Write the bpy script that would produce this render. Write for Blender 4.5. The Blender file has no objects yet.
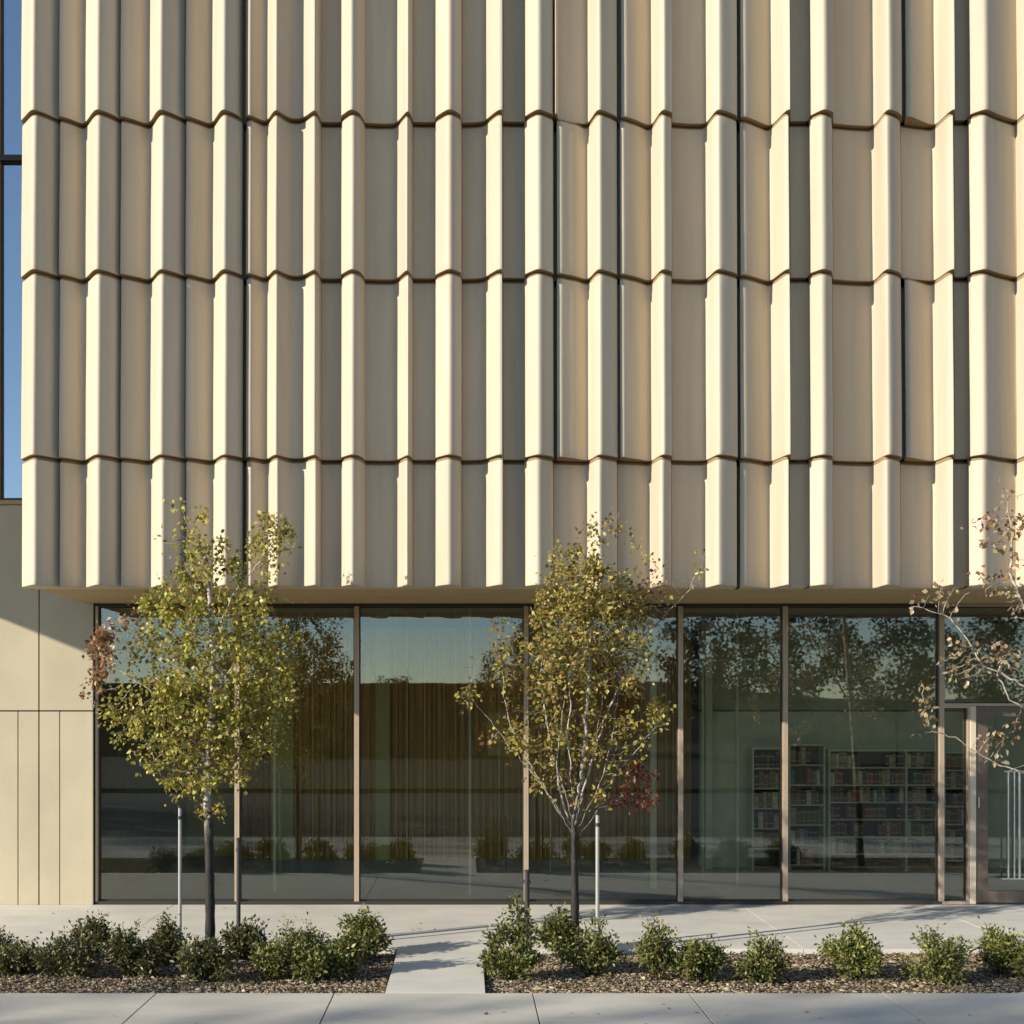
import bpy, bmesh, math, random
import numpy as np
from mathutils import Vector, Matrix

random.seed(7)
rng = np.random.default_rng(7)
scn = bpy.context.scene
COL = scn.collection
R = math.radians

# ------------------------------------------------------------------ survey
# The building front lies on the plane y = 0.  The camera stands 14 m in front of it.
CAMD, CAMZ, F, VX, VY = 14.0, 2.111, 1260.0, 466.0, 715.0

def at(px, py, d):
    """a surveyed sight line (px, py) taken out to the distance d from the camera"""
    return Vector(((px - VX) / F * d, d - CAMD, CAMZ - (py - VY) / F * d))

def sx(px, d=CAMD):
    return (px - VX) / F * d

def sz(py, d=CAMD):
    return CAMZ - (py - VY) / F * d

def gd(py, z=0.0):
    """distance of a ground point seen at height py"""
    return (CAMZ - z) * F / (py - VY)

SUN = Vector((1.75, 1.0, -0.70)).normalized()

# ------------------------------------------------------------------ tagging
def tag(o, label=None, cat=None, group=None, kind=None):
    if label: o['label'] = label
    if cat: o['category'] = cat
    if group: o['group'] = group
    if kind: o['kind'] = kind
    return o

def empty(name, loc=(0, 0, 0), parent=None):
    o = bpy.data.objects.new(name, None)
    o.location = loc
    o.empty_display_size = 0.2
    COL.objects.link(o)
    o.parent = parent
    return o

class MB:
    """collects shapes and links them as ONE mesh object"""
    def __init__(self):
        self.v, self.f, self.m = [], [], []
    def add(self, vs, fs, mi=0):
        b = len(self.v)
        self.v += [tuple(p) for p in vs]
        self.f += [tuple(i + b for i in f) for f in fs]
        self.m += [mi] * len(fs)
    def box(self, a, b, mi=0):
        (x0, y0, z0), (x1, y1, z1) = a, b
        x0, x1 = min(x0, x1), max(x0, x1); y0, y1 = min(y0, y1), max(y0, y1); z0, z1 = min(z0, z1), max(z0, z1)
        self.add([(x0, y0, z0), (x1, y0, z0), (x1, y1, z0), (x0, y1, z0), (x0, y0, z1), (x1, y0, z1), (x1, y1, z1), (x0, y1, z1)],
                 [(0, 3, 2, 1), (4, 5, 6, 7), (0, 1, 5, 4), (1, 2, 6, 5), (2, 3, 7, 6), (3, 0, 4, 7)], mi)
    def cbox(self, a, b, c=0.006, mi=0):
        """box with small chamfers on the edges"""
        bm = bmesh.new()
        bmesh.ops.create_cube(bm, size=1)
        for v in bm.verts:
            v.co = Vector(((a[0] + b[0]) / 2 + v.co.x * abs(b[0] - a[0]), (a[1] + b[1]) / 2 + v.co.y * abs(b[1] - a[1]), (a[2] + b[2]) / 2 + v.co.z * abs(b[2] - a[2])))
        bmesh.ops.bevel(bm, geom=bm.edges[:], offset=c, segments=1, affect='EDGES')
        bm.verts.index_update()
        self.add([v.co[:] for v in bm.verts], [[v.index for v in f.verts] for f in bm.faces], mi)
        bm.free()
    def tube(self, pts, rads, n=6, mi=0, cap=True):
        pts = [Vector(p) for p in pts]
        rings = []
        up = Vector((0.13, 0.21, 0.97)) if abs((pts[-1] - pts[0]).normalized().z) < 0.8 else Vector((1, 0.1, 0))
        for i, p in enumerate(pts):
            t = (pts[min(i + 1, len(pts) - 1)] - pts[max(i - 1, 0)])
            if t.length < 1e-9: t = Vector((0, 0, 1))
            t.normalize()
            u = up - t * up.dot(t)
            if u.length < 1e-3: u = Vector((1, 0, 0)) - t * t.x
            u.normalize(); w = t.cross(u)
            r = rads[i]
            rings.append([p + u * (r * math.cos(2 * math.pi * k / n)) + w * (r * math.sin(2 * math.pi * k / n)) for k in range(n)])
        vs = [q for ring in rings for q in ring]
        fs = []
        for i in range(len(pts) - 1):
            for k in range(n):
                fs.append((i * n + k, i * n + (k + 1) % n, (i + 1) * n + (k + 1) % n, (i + 1) * n + k))
        if cap:
            fs.append(tuple(range(n))[::-1]); fs.append(tuple((len(pts) - 1) * n + k for k in range(n)))
        self.add(vs, fs, mi)
    def build(self, name, mat, parent=None, smooth=False):
        me = bpy.data.meshes.new(name)
        me.from_pydata(self.v, [], self.f)
        for m in (mat if isinstance(mat, (list, tuple)) else [mat]):
            me.materials.append(m)
        if any(self.m): me.polygons.foreach_set('material_index', self.m)
        if smooth: me.polygons.foreach_set('use_smooth', [True] * len(me.polygons))
        me.update()
        o = bpy.data.objects.new(name, me)
        COL.objects.link(o)
        o.parent = parent
        return o

# ------------------------------------------------------------------ materials
def new_mat(name):
    m = bpy.data.materials.new(name); m.use_nodes = True
    nt = m.node_tree
    b = nt.nodes['Principled BSDF']
    return m, nt, b

def N(nt, typ, **kw):
    n = nt.nodes.new(typ)
    for k, v in kw.items():
        if k in n.inputs.keys() if isinstance(k, str) else False: n.inputs[k].default_value = v
        else: setattr(n, k, v)
    return n

def noise(nt, scale, detail=4, rough=0.55, vec=None, sc=(1, 1, 1)):
    tc = nt.nodes.new('ShaderNodeTexCoord')
    mp = nt.nodes.new('ShaderNodeMapping'); mp.inputs['Scale'].default_value = sc
    nt.links.new(tc.outputs['Object'], mp.inputs['Vector'])
    n = nt.nodes.new('ShaderNodeTexNoise')
    n.inputs['Scale'].default_value = scale; n.inputs['Detail'].default_value = detail; n.inputs['Roughness'].default_value = rough
    nt.links.new(mp.outputs['Vector'], n.inputs['Vector'])
    return n

def ramp(nt, fac, stops):
    r = nt.nodes.new('ShaderNodeValToRGB')
    el = r.color_ramp.elements
    while len(el) < len(stops): el.new(0.5)
    for e, (p, c) in zip(el, stops):
        e.position = p; e.color = (*c, 1)
    nt.links.new(fac, r.inputs['Fac'])
    return r

def mixc(nt, a, b, fac, typ='MIX'):
    m = nt.nodes.new('ShaderNodeMix'); m.data_type = 'RGBA'; m.blend_type = typ
    if isinstance(fac, float): m.inputs['Factor'].default_value = fac
    else: nt.links.new(fac, m.inputs['Factor'])
    for s, x in (('A', a), ('B', b)):
        i = [q for q in m.inputs if q.name == s and q.type == 'RGBA'][0]
        if isinstance(x, tuple): i.default_value = (*x, 1)
        else: nt.links.new(x, i)
    return [q for q in m.outputs if q.type == 'RGBA'][0]

def bump(nt, h, b, strength=0.2, dist=0.01):
    n = nt.nodes.new('ShaderNodeBump'); n.inputs['Strength'].default_value = strength; n.inputs['Distance'].default_value = dist
    nt.links.new(h, n.inputs['Height']); nt.links.new(n.outputs['Normal'], b.inputs['Normal'])
    return n

def mineral(name, col, var=0.1, scale=2.0, rough=0.75, fine=120, bs=0.15, stretch=(1, 1, 1), rnd=0.0, spec=0.3, stain=None):
    m, nt, b = new_mat(name)
    c = Vector(col)
    n1 = noise(nt, scale, 5, 0.6, sc=stretch)
    lo, hi = tuple(c * (1 - var)), tuple(c * (1 + var))
    r = ramp(nt, n1.outputs['Fac'], [(0.3, lo), (0.7, hi)])
    n2 = noise(nt, fine, 3, 0.6)
    r2 = ramp(nt, n2.outputs['Fac'], [(0.3, (0.9, 0.9, 0.9)), (0.7, (1.06, 1.06, 1.06))])
    out = mixc(nt, r.outputs['Color'], r2.outputs['Color'], 1.0, 'MULTIPLY')
    if stain:
        n3 = noise(nt, stain[0], 4, 0.6, sc=stain[2])
        r3 = ramp(nt, n3.outputs['Fac'], [(0.42, (1, 1, 1)), (0.7, (1 - stain[1],) * 3)])
        out = mixc(nt, out, r3.outputs['Color'], 1.0, 'MULTIPLY')
    if rnd:
        oi = nt.nodes.new('ShaderNodeObjectInfo')
        r4 = ramp(nt, oi.outputs['Random'], [(0, (1 - rnd, 1 - rnd, 1 - rnd * 1.2)), (1, (1 + rnd, 1 + rnd, 1 + rnd))])
        out = mixc(nt, out, r4.outputs['Color'], 1.0, 'MULTIPLY')
    nt.links.new(out, b.inputs['Base Color'])
    b.inputs['Roughness'].default_value = rough
    b.inputs['Specular IOR Level'].default_value = spec
    bump(nt, n2.outputs['Fac'], b, bs, 0.004)
    return m

def plain(name, col, rough=0.5, metal=0.0, var=0.08, scale=8, spec=0.5):
    m, nt, b = new_mat(name)
    n1 = noise(nt, scale, 4)
    c = Vector(col)
    r = ramp(nt, n1.outputs['Fac'], [(0.3, tuple(c * (1 - var))), (0.7, tuple(c * (1 + var)))])
    nt.links.new(r.outputs['Color'], b.inputs['Base Color'])
    b.inputs['Roughness'].default_value = rough; b.inputs['Metallic'].default_value = metal
    b.inputs['Specular IOR Level'].default_value = spec
    return m

def glass_mat(name, refl, tint, wav=0.06):
    """coated architectural glass: partly mirror, partly tinted view through"""
    m, nt, b = new_mat(name)
    nt.nodes.remove(b)
    out = nt.nodes['Material Output']
    gl = nt.nodes.new('ShaderNodeBsdfGlossy'); gl.inputs['Roughness'].default_value = 0.012
    gl.inputs['Color'].default_value = (0.87, 0.895, 0.90, 1)
    tr = nt.nodes.new('ShaderNodeBsdfTransparent'); tr.inputs['Color'].default_value = (*tint, 1)
    mx = nt.nodes.new('ShaderNodeMixShader')
    lw = nt.nodes.new('ShaderNodeFresnel'); lw.inputs['IOR'].default_value = 1.5
    ma = nt.nodes.new('ShaderNodeMath'); ma.operation = 'ADD'; ma.use_clamp = True
    ma.inputs[1].default_value = refl
    nt.links.new(lw.outputs['Fac'], ma.inputs[0])
    nt.links.new(ma.outputs[0], mx.inputs['Fac'])
    nt.links.new(tr.outputs[0], mx.inputs[1]); nt.links.new(gl.outputs[0], mx.inputs[2])
    n = noise(nt, 1.3, 3, 0.5, sc=(1.0, 1.0, 0.45))
    bp = nt.nodes.new('ShaderNodeBump'); bp.inputs['Strength'].default_value = wav; bp.inputs['Distance'].default_value = 0.02
    nt.links.new(n.outputs['Fac'], bp.inputs['Height'])
    nt.links.new(bp.outputs['Normal'], gl.inputs['Normal'])
    nt.links.new(mx.outputs[0], out.inputs['Surface'])
    return m

def attr_mat(name, attr, rough=0.6, trans=0.0, spec=0.3):
    m, nt, b = new_mat(name)
    a = nt.nodes.new('ShaderNodeAttribute'); a.attribute_name = attr
    nt.links.new(a.outputs['Color'], b.inputs['Base Color'])
    b.inputs['Roughness'].default_value = rough
    b.inputs['Specular IOR Level'].default_value = spec
    if trans:
        out = nt.nodes['Material Output']
        t = nt.nodes.new('ShaderNodeBsdfTranslucent'); nt.links.new(a.outputs['Color'], t.inputs['Color'])
        mx = nt.nodes.new('ShaderNodeMixShader'); mx.inputs['Fac'].default_value = trans
        nt.links.new(b.outputs[0], mx.inputs[1]); nt.links.new(t.outputs[0], mx.inputs[2]); nt.links.new(mx.outputs[0], out.inputs['Surface'])
    return m

M = {}
M['clad'] = mineral('cladding_terracotta', (0.578, 0.485, 0.358), 0.06, 1.2, 0.62, 160, 0.10, (1, 1, 0.25), 0.04, 0.35, (2.8, 0.09, (4, 4, 0.22)))
M['wall'] = mineral('precast_wall', (0.53, 0.455, 0.315), 0.06, 1.4, 0.8, 90, 0.2, (1, 1, 1), 0.03, 0.25, (1.6, 0.10, (1, 1, 0.6)))
M['joint'] = plain('joint_dark', (0.09, 0.075, 0.055), 0.9)
M['seam_shade'] = plain('seam_shade_brown', (0.27, 0.19, 0.10), 0.8)  # brown that puts seam shade into the colour of panel lips and grooves
M['core'] = plain('core_dark', (0.20, 0.16, 0.11), 0.9)
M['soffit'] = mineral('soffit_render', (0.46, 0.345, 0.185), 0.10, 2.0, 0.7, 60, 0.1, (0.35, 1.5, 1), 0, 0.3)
M['bronze'] = plain('bronze_frame', (0.055, 0.045, 0.036), 0.45, 0.3)
M['mull'] = plain('mullion_champagne', (0.48, 0.37, 0.26), 0.42, 0.15, 0.05)
M['doorframe'] = plain('door_bronze', (0.16, 0.12, 0.09), 0.42, 0.3)
M['jamb'] = plain('pale_jamb', (0.66, 0.55, 0.40), 0.5, 0.0, 0.05)
M['chrome'] = plain('brushed_steel', (0.78, 0.77, 0.74), 0.25, 0.9, 0.03)
M['glass'] = glass_mat('coated_glass', 0.062, (0.96, 0.965, 0.88), 0.03)
M['added_roof_glass'] = glass_mat('clear_glass', 0.0, (0.95, 0.96, 0.94), 0.0)
M['glass_up'] = glass_mat('coated_glass_upper', 0.42, (0.55, 0.6, 0.62), 0.03)
M['conc'] = mineral('pavement_concrete', (0.74, 0.70, 0.60), 0.09, 0.9, 0.85, 70, 0.25, (1, 1, 1), 0, 0.2, (1.3, 0.13, (1, 2.2, 1)))
M['conc2'] = mineral('front_pavement_concrete', (0.62, 0.58, 0.49), 0.10, 0.8, 0.85, 110, 0.3, (1, 1, 1), 0, 0.2, (0.9, 0.20, (0.7, 2.2, 1)))
M['asphalt'] = mineral('asphalt', (0.055, 0.055, 0.052), 0.2, 1.5, 0.9, 200, 0.4)
M['lawn'] = mineral('lawn', (0.040, 0.036, 0.014), 0.35, 0.5, 0.95, 40, 0.6)
M['soil'] = mineral('bed_soil', (0.085, 0.062, 0.042), 0.35, 12, 0.95, 90, 0.8)
M['bark_dark'] = mineral('bark_dark', (0.030, 0.024, 0.019), 0.5, 14, 0.75, 60, 0.6, (1, 1, 0.3))
M['leaf'] = attr_mat('leaf', 'leafcol', 0.42, 0.36, 0.45)
M['shrubleaf'] = attr_mat('shrub_leaf', 'leafcol', 0.4, 0.18, 0.45)
M['chip'] = attr_mat('bark_chip', 'leafcol', 0.85, 0, 0.2)
M['farleaf'] = attr_mat('far_leaf', 'leafcol', 0.7, 0.2, 0.2)
M['stake_pale'] = plain('stake_galvanised', (0.40, 0.38, 0.35), 0.5, 0.3)
M['stake_dark'] = plain('stake_dark', (0.035, 0.03, 0.025), 0.6)
M['int_wall'] = plain('interior_plaster', (0.72, 0.72, 0.56), 0.9)
M['int_bulk'] = plain('interior_bulkhead', (0.50, 0.48, 0.34), 0.9)
M['int_floor'] = plain('interior_floor', (0.50, 0.48, 0.42), 0.6)
M['int_ceil'] = plain('interior_ceiling', (0.66, 0.64, 0.55), 0.9)
M['int_col'] = plain('interior_column', (0.78, 0.76, 0.58), 0.6)
M['timber'] = mineral('timber_screen', (0.62, 0.36, 0.13), 0.3, 3, 0.6, 50, 0.2, (6, 6, 0.4))
M['ochre'] = plain('ochre_batten', (0.80, 0.56, 0.17), 0.6)
M['olive'] = plain('olive_panel', (0.68, 0.58, 0.24), 0.7)
M['shelf'] = plain('shelf_board', (0.70, 0.67, 0.52), 0.6)
M['shelfback'] = plain('shelf_back', (0.07, 0.065, 0.05), 0.9)
M['brick'] = mineral('far_brick', (0.16, 0.085, 0.045), 0.25, 1.5, 0.9, 12, 0.2)

# birch-like bark: pale with dark flecks
def bark_pale():
    m, nt, b = new_mat('bark_pale')
    n1 = noise(nt, 9, 5, 0.65, sc=(1, 1, 2.2))
    r = ramp(nt, n1.outputs['Fac'], [(0.38, (0.10, 0.075, 0.055)), (0.5, (0.42, 0.355, 0.285)), (0.75, (0.66, 0.58, 0.48))])
    n2 = noise(nt, 16, 5, 0.7, sc=(1, 1, 0.35))
    rd = ramp(nt, n2.outputs['Fac'], [(0.35, (0.010, 0.008, 0.006)), (0.55, (0.022, 0.017, 0.013)), (0.75, (0.07, 0.055, 0.042))])
    tc = nt.nodes.new('ShaderNodeTexCoord'); sp = nt.nodes.new('ShaderNodeSeparateXYZ')
    nt.links.new(tc.outputs['Object'], sp.inputs[0])
    ad = nt.nodes.new('ShaderNodeMath'); ad.operation = 'MULTIPLY_ADD'; ad.inputs[1].default_value = 0.8
    nt.links.new(n2.outputs['Fac'], ad.inputs[0]); nt.links.new(sp.outputs['Z'], ad.inputs[2])
    mr = nt.nodes.new('ShaderNodeMapRange'); mr.inputs['From Min'].default_value = 1.50; mr.inputs['From Max'].default_value = 1.85
    nt.links.new(ad.outputs[0], mr.inputs['Value'])
    out = mixc(nt, rd.outputs['Color'], r.outputs['Color'], mr.outputs['Result'])
    nt.links.new(out, b.inputs['Base Color']); b.inputs['Roughness'].default_value = 0.75
    bump(nt, n2.outputs['Fac'], b, 0.7, 0.012)
    return m
M['bark_pale'] = bark_pale()
def book_mat(name, c):
    return plain(name, c, 0.6, 0, 0.2, 30)

# ------------------------------------------------------------------ BUILDING
bld = empty('library_building', (0, 0, 0))
tag(bld, 'library building with pleated beige cladding overhanging a glazed ground floor', 'building')

XL = sx(22, 12.0); XR = sx(1215, 12.0)
ZB = sz(585, 12.0)                         # underside of the cladding
SEAM = [ZB, sz(455.3, 12), sz(270.3, 12), sz(111, 12), 9.75, 11.4]

# plan of one tier, as (surveyed px, relief) ; relief 0 = recess, 0.25 = nose of a fin
HN = 0.25
def col_21(v): return [(33.6, -0.30), (22.4, 0.02), (24, 0.05), (31.5, 0.235), (33, 0.25), (35, 0.245), (39, 0.222), (48, 0.155), (57, 0.075), (59.4, 0.05)]
def col_60(v): return [(59.8, 0.06), (60.4, 0.105), (61.6, 0.112), (63.5, 0.098), (74, 0.03), (83, -0.05), (85.6, -0.06), (86.3, -0.04), (95, 0.233), (97, 0.25), (99, 0.248), (103, 0.225), (112, 0.155), (119, 0.085), (120.4, 0.06)]
def col_121(v): return [(121, 0.06), (121.6, 0.108), (123, 0.112), (125, 0.10), (137, 0.03), (148, -0.05), (150.6, -0.06), (151.3, -0.04), (158.5, 0.233), (160.3, 0.25), (162, 0.248), (166, 0.225), (176, 0.145), (183, 0.08), (185.4, 0.05)]
def col_186(v): return [(186, 0.06), (186.6, 0.112), (187.8, 0.122), (189.5, 0.11), (200, 0.03), (211, -0.05), (213, -0.05), (214, -0.03), (221.5, 0.235), (223.5, 0.25), (226, 0.246), (231, 0.205), (238, 0.14), (242.4, 0.09), (243.4, 0.0)]
def col_245(v): return [(243.8, -0.08), (246.2, -0.08), (246.8, 0.10), (248, 0.158), (249.6, 0.152), (252, 0.125), (262, 0.03), (267, -0.01), (268, 0.0), (274.5, 0.237), (276, 0.25), (278, 0.235), (284, 0.14), (291, 0.065), (298, 0.05), (304.4, 0.075), (305.2, 0.09), (315, 0.24), (316.6, 0.25), (318.2, 0.24), (320.9, 0.02), (321.4, 0.0)]
def col_321(v): return [(321.6, -0.01), (334, -0.02), (341.2, -0.015), (341.8, 0.10), (342.3, 0.115), (350, 0.236), (351.6, 0.25), (354, 0.244), (358, 0.205), (363, 0.135), (364.2, 0.03), (364.7, 0.005)]
def col_364(v): return [(365, -0.03), (380, -0.05), (396, -0.045), (397, -0.025), (407.5, 0.24), (409.2, 0.25), (410.3, 0.238), (412.4, 0.02), (412.9, 0.0)]
def col_413(v): return [(413.2, -0.01), (425, -0.02), (435.2, -0.015), (435.9, 0.09), (436.4, 0.105), (447, 0.24), (449, 0.25), (451.5, 0.244), (456, 0.205), (460.5, 0.14), (461.2, 0.02), (461.8, 0.0)]
def col_461(v): return [(462.2, -0.03), (476, -0.02), (485, 0.0), (486, 0.04), (498.5, 0.24), (500.3, 0.25), (502.2, 0.235), (502.8, 0.02), (503, 0.0)]
def col_503(v): return [(503.3, 0.0), (515, -0.01), (524.3, -0.01), (524.9, 0.10), (525.3, 0.115), (536, 0.237), (538, 0.25), (540, 0.244), (546, 0.20), (552, 0.145), (553, 0.10), (553.4, 0.0)]
def col_555(v):
    if v == 'panel':
        a = [(553.9, -0.10), (556.4, -0.10), (556.9, 0.11), (558.4, 0.147), (560.5, 0.135), (566, 0.095), (576, 0.045), (585.5, -0.05), (588, -0.055)]
    elif v == 'sliver':
        a = [(553.9, 0.0), (554.4, 0.14), (555.6, 0.165), (557.2, 0.14), (558.4, 0.02), (570, -0.02), (586, -0.06), (588, -0.055)]
    else:
        a = [(553.9, 0.0), (560, 0.0), (575, -0.03), (586, -0.065), (588, -0.055)]
    b = [(596.5, 0.235), (598.2, 0.25), (600.5, 0.244), (606, 0.20), (613, 0.145), (616.6, 0.10), (617, 0.0)]
    return a + b
def col_619(v):
    if v == 'panel':
        a = [(617.4, -0.10), (620.5, -0.10), (621, 0.08), (622.4, 0.112), (624, 0.105), (634, 0.04), (648, -0.09), (650.6, -0.085)]
    elif v == 'sliver':
        a = [(617.4, -0.04), (619.4, -0.04), (620, 0.10), (621.4, 0.14), (623, 0.125), (626, 0.09), (636, 0.03), (648, -0.09), (650.6, -0.085)]
    else:
        a = [(617.4, 0.0), (625, 0.0), (640, -0.05), (649, -0.09), (650.6, -0.085)]
    b = [(651.2, -0.07), (660, 0.236), (661.8, 0.25), (664, 0.243), (668, 0.21), (671, 0.175), (671.3, 0.0)]
    return a + b
def col_671(v): return [(671.7, -0.02), (688, -0.05), (705, -0.05), (706, -0.03), (715.5, 0.236), (717.3, 0.25), (719.5, 0.244), (726, 0.205), (734, 0.145), (736.2, 0.115), (736.7, 0.0)]
def col_738(v):
    a = [(737.2, -0.11), (739.4, -0.11), (739.9, 0.08), (741.4, 0.112), (743.2, 0.105), (752, 0.045), (768, -0.10), (770.4, -0.09)] if v == 'panel' else [(737.2, 0.0), (745, 0.0), (760, -0.06), (769, -0.10), (770.4, -0.09)]
    return a + [(771.2, -0.07), (785.5, 0.238), (787.6, 0.25), (788.8, 0.24), (789.2, 0.0)]
def col_789(v): return [(789.6, 0.0), (800, 0.0), (809.2, 0.0), (809.8, 0.12), (810.2, 0.132), (821, 0.238), (823, 0.25), (825.2, 0.244), (829, 0.215), (831.8, 0.18), (832, 0.0)]
def col_832(v): return [(832.4, -0.04), (850, -0.08), (871.5, -0.10), (873, -0.085), (884.5, 0.236), (886.3, 0.25), (888.6, 0.244), (894, 0.205), (899.4, 0.16), (900, 0.12), (900.3, 0.0)]
def col_901(v):
    a = [(900.7, -0.11), (904, -0.11), (904.6, 0.08), (906.4, 0.12), (909, 0.105), (918, 0.02), (931, -0.085), (933.4, -0.08)] if v == 'panel' else [(900.7, 0.0), (915, -0.05), (931, -0.085), (933.4, -0.08)]
    return a + [(934.4, -0.06), (949.5, 0.236), (951.8, 0.25), (952.9, 0.24), (953.2, 0.0)]
def col_953(v): return [(953.6, 0.02), (962, 0.02), (968.2, 0.02), (968.8, 0.14), (969.3, 0.155), (982, 0.238), (984, 0.25), (986.5, 0.24), (993, 0.17), (1000, 0.115), (1008, 0.06), (1015, 0.02), (1015.6, 0.02)]
def col_1016(v): return [(1016, 0.035), (1027, 0.237), (1029, 0.25), (1031.5, 0.243), (1040, 0.17), (1041, 0.0)]
def col_1042(v): return [(1041.5, 0.0), (1070, -0.02), (1072, -0.01), (1084, 0.237), (1086, 0.25), (1089, 0.24), (1103, 0.14), (1104, 0.0)]
def col_1105(v): return [(1104.5, 0.0), (1130, -0.02), (1132, -0.01), (1145, 0.237), (1147, 0.25), (1150, 0.24), (1160, 0.16), (1161, 0.0)]
def col_1162(v): return [(1161.5, 0.0), (1186, -0.01), (1188, 0.0), (1200, 0.237), (1202, 0.25), (1205, 0.24), (1214, 0.16), (1215, -0.3)]
COLS = [col_21, col_60, col_121, col_186, col_245, col_321, col_364, col_413, col_461, col_503, col_555, col_619, col_671, col_738,
        col_789, col_832, col_901, col_953, col_1016, col_1042, col_1105, col_1162]
# variants by tier, tier 0 = lowest
VAR = {'col_555': ['recess', 'panel', 'panel', 'sliver', 'panel'], 'col_619': ['recess', 'sliver', 'sliver', 'panel', 'panel'],
       'col_738': ['panel'] * 5, 'col_901': ['recess', 'panel', 'recess', 'panel', 'recess']}

def plan(pts, sig=2.5):
    """(px, relief) -> plan points (X, Y): each run between two steps is drawn as a soft curve"""
    runs, cur = [], [pts[0]]
    for p, q in zip(pts[:-1], pts[1:]):
        if q[0] < p[0] or (abs(q[0] - p[0]) < 1.1 and abs(q[1] - p[1]) > 0.042):
            runs.append(cur); cur = []
        cur.append(q)
    runs.append(cur)
    out = []
    for r in runs:
        if len(r) < 3 or r[-1][0] - r[0][0] < 4:
            out += r; continue
        x = np.array([p[0] for p in r]); h = np.array([p[1] for p in r])
        xs_ = np.linspace(x[0], x[-1], int((x[-1] - x[0]) / 0.8) + 2)
        hs = np.interp(xs_, x, h)
        dx = xs_[1] - xs_[0]; m = int(3 * sig / dx) + 1
        k = np.exp(-0.5 * (np.arange(-m, m + 1) * dx / sig) ** 2); k /= k.sum()
        if m >= len(hs): m2 = len(hs) - 1
        else: m2 = m
        left = 2 * hs[0] - hs[1:m2 + 1][::-1]; right = 2 * hs[-1] - hs[-m2 - 1:-1][::-1]
        pad = np.concatenate([np.full(m - m2, left[0]), left, hs, right, np.full(m - m2, right[-1])])
        sm = np.convolve(pad, k, 'valid')
        out += list(zip(xs_, sm))
    Q = []
    for px, h in out:
        d = 12.0 + (HN - h)
        Q.append(np.array([(px - VX) / F * d, d - CAMD]))
    return Q

def panel(fn, tier):
    v = VAR.get(fn.__name__, ['std'] * 5)[tier]
    pts = fn(v)
    jr = random.Random(hash((fn.__name__, tier)) if False else sum(map(ord, fn.__name__)) * 7 + tier)
    j = jr.uniform(-0.7, 0.7)
    pts = [(p + (j if 3 < i < len(pts) - 1 else 0), h) for i, (p, h) in enumerate(pts)]
    Q = plan(pts)
    z0, z1 = SEAM[tier], SEAM[tier + 1]
    # section: each tier leans out 45 mm at its foot like a shingle, with a rounded lip
    lip = 0.036 if tier else 0.012
    H = z1 - z0 - 0.004
    sec = [(0.0, lip - 0.030), (0.001, lip - 0.012), (0.005, lip - 0.003), (0.014, lip), (0.06, lip), (0.3 * H, lip * 0.82), (0.6 * H, lip * 0.42), (0.92 * H, 0.004), (H - 0.035, 0.0), (H - 0.024, -0.006), (H - 0.018, -0.03), (H, -0.034)]
    vs, fs = [], []
    nq = len(Q)
    for (dz, o) in sec:
        for q in Q:
            vs.append((q[0], q[1] - o, z0 + dz))
    ns = len(sec)
    for i in range(ns - 1):
        for k in range(nq - 1):
            fs.append((i * nq + k, i * nq + k + 1, (i + 1) * nq + k + 1, (i + 1) * nq + k))
    # back
    yb = -1.60
    b = len(vs)
    for q in Q: vs.append((q[0], yb, z0))
    for q in Q: vs.append((q[0], yb, z1 - 0.004))
    for k in range(nq - 1):
        fs.append((b + k, b + k + 1, k + 1, k))                                   # underside
        t = (ns - 1) * nq
        fs.append((t + k, t + k + 1, b + nq + k + 1, b + nq + k))                # top
        fs.append((b + k + 1, b + k, b + nq + k, b + nq + k + 1))                # back
    for e in (0, nq - 1):
        loop = [i * nq + e for i in range(ns)] + [b + nq + e, b + e]
        fs.append(tuple(loop if e else loop[::-1]))
    mb = MB(); mb.add(vs, fs)
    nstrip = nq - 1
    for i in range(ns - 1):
        if (i < 2 and tier) or i >= ns - 4:  # lip undersides and top grooves take the painted seam shade
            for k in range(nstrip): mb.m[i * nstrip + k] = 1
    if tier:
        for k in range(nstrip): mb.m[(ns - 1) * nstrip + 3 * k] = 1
    o = mb.build('cladding_panel', [M['clad'], M['seam_shade']], bld)
    bm = bmesh.new(); bm.from_mesh(o.data)
    bmesh.ops.recalc_face_normals(bm, faces=bm.faces[:]); bm.to_mesh(o.data); bm.free()
    o.data.polygons.foreach_set('use_smooth', [True] * len(o.data.polygons))
    o.data.set_sharp_from_angle(angle=R(38))
    return o
for tier in range(4):
    for fn in COLS: panel(fn, tier)
# the tier above the picture, in one piece per building width
mb = MB(); mb.box((XL, -1.95, 9.751), (XR, -1.45, 11.4)); mb.build('parapet', M['clad'], bld)

XE = 9.6
mb = MB()
mb.box((XL + 0.05, -1.585, ZB + 0.03), (XR - 0.05, 0.35, 11.35)); mb.box((XL + 0.6, 0.351, ZB + 0.21), (XE, 1.45, 11.3))
mb.build('upper_storey', M['core'], bld)
mb = MB(); mb.box((XL + 0.012, -1.615, ZB + 0.004), (XR - 0.012, 0.02, ZB + 0.028)); mb.build('soffit', M['soffit'], bld)

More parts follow.
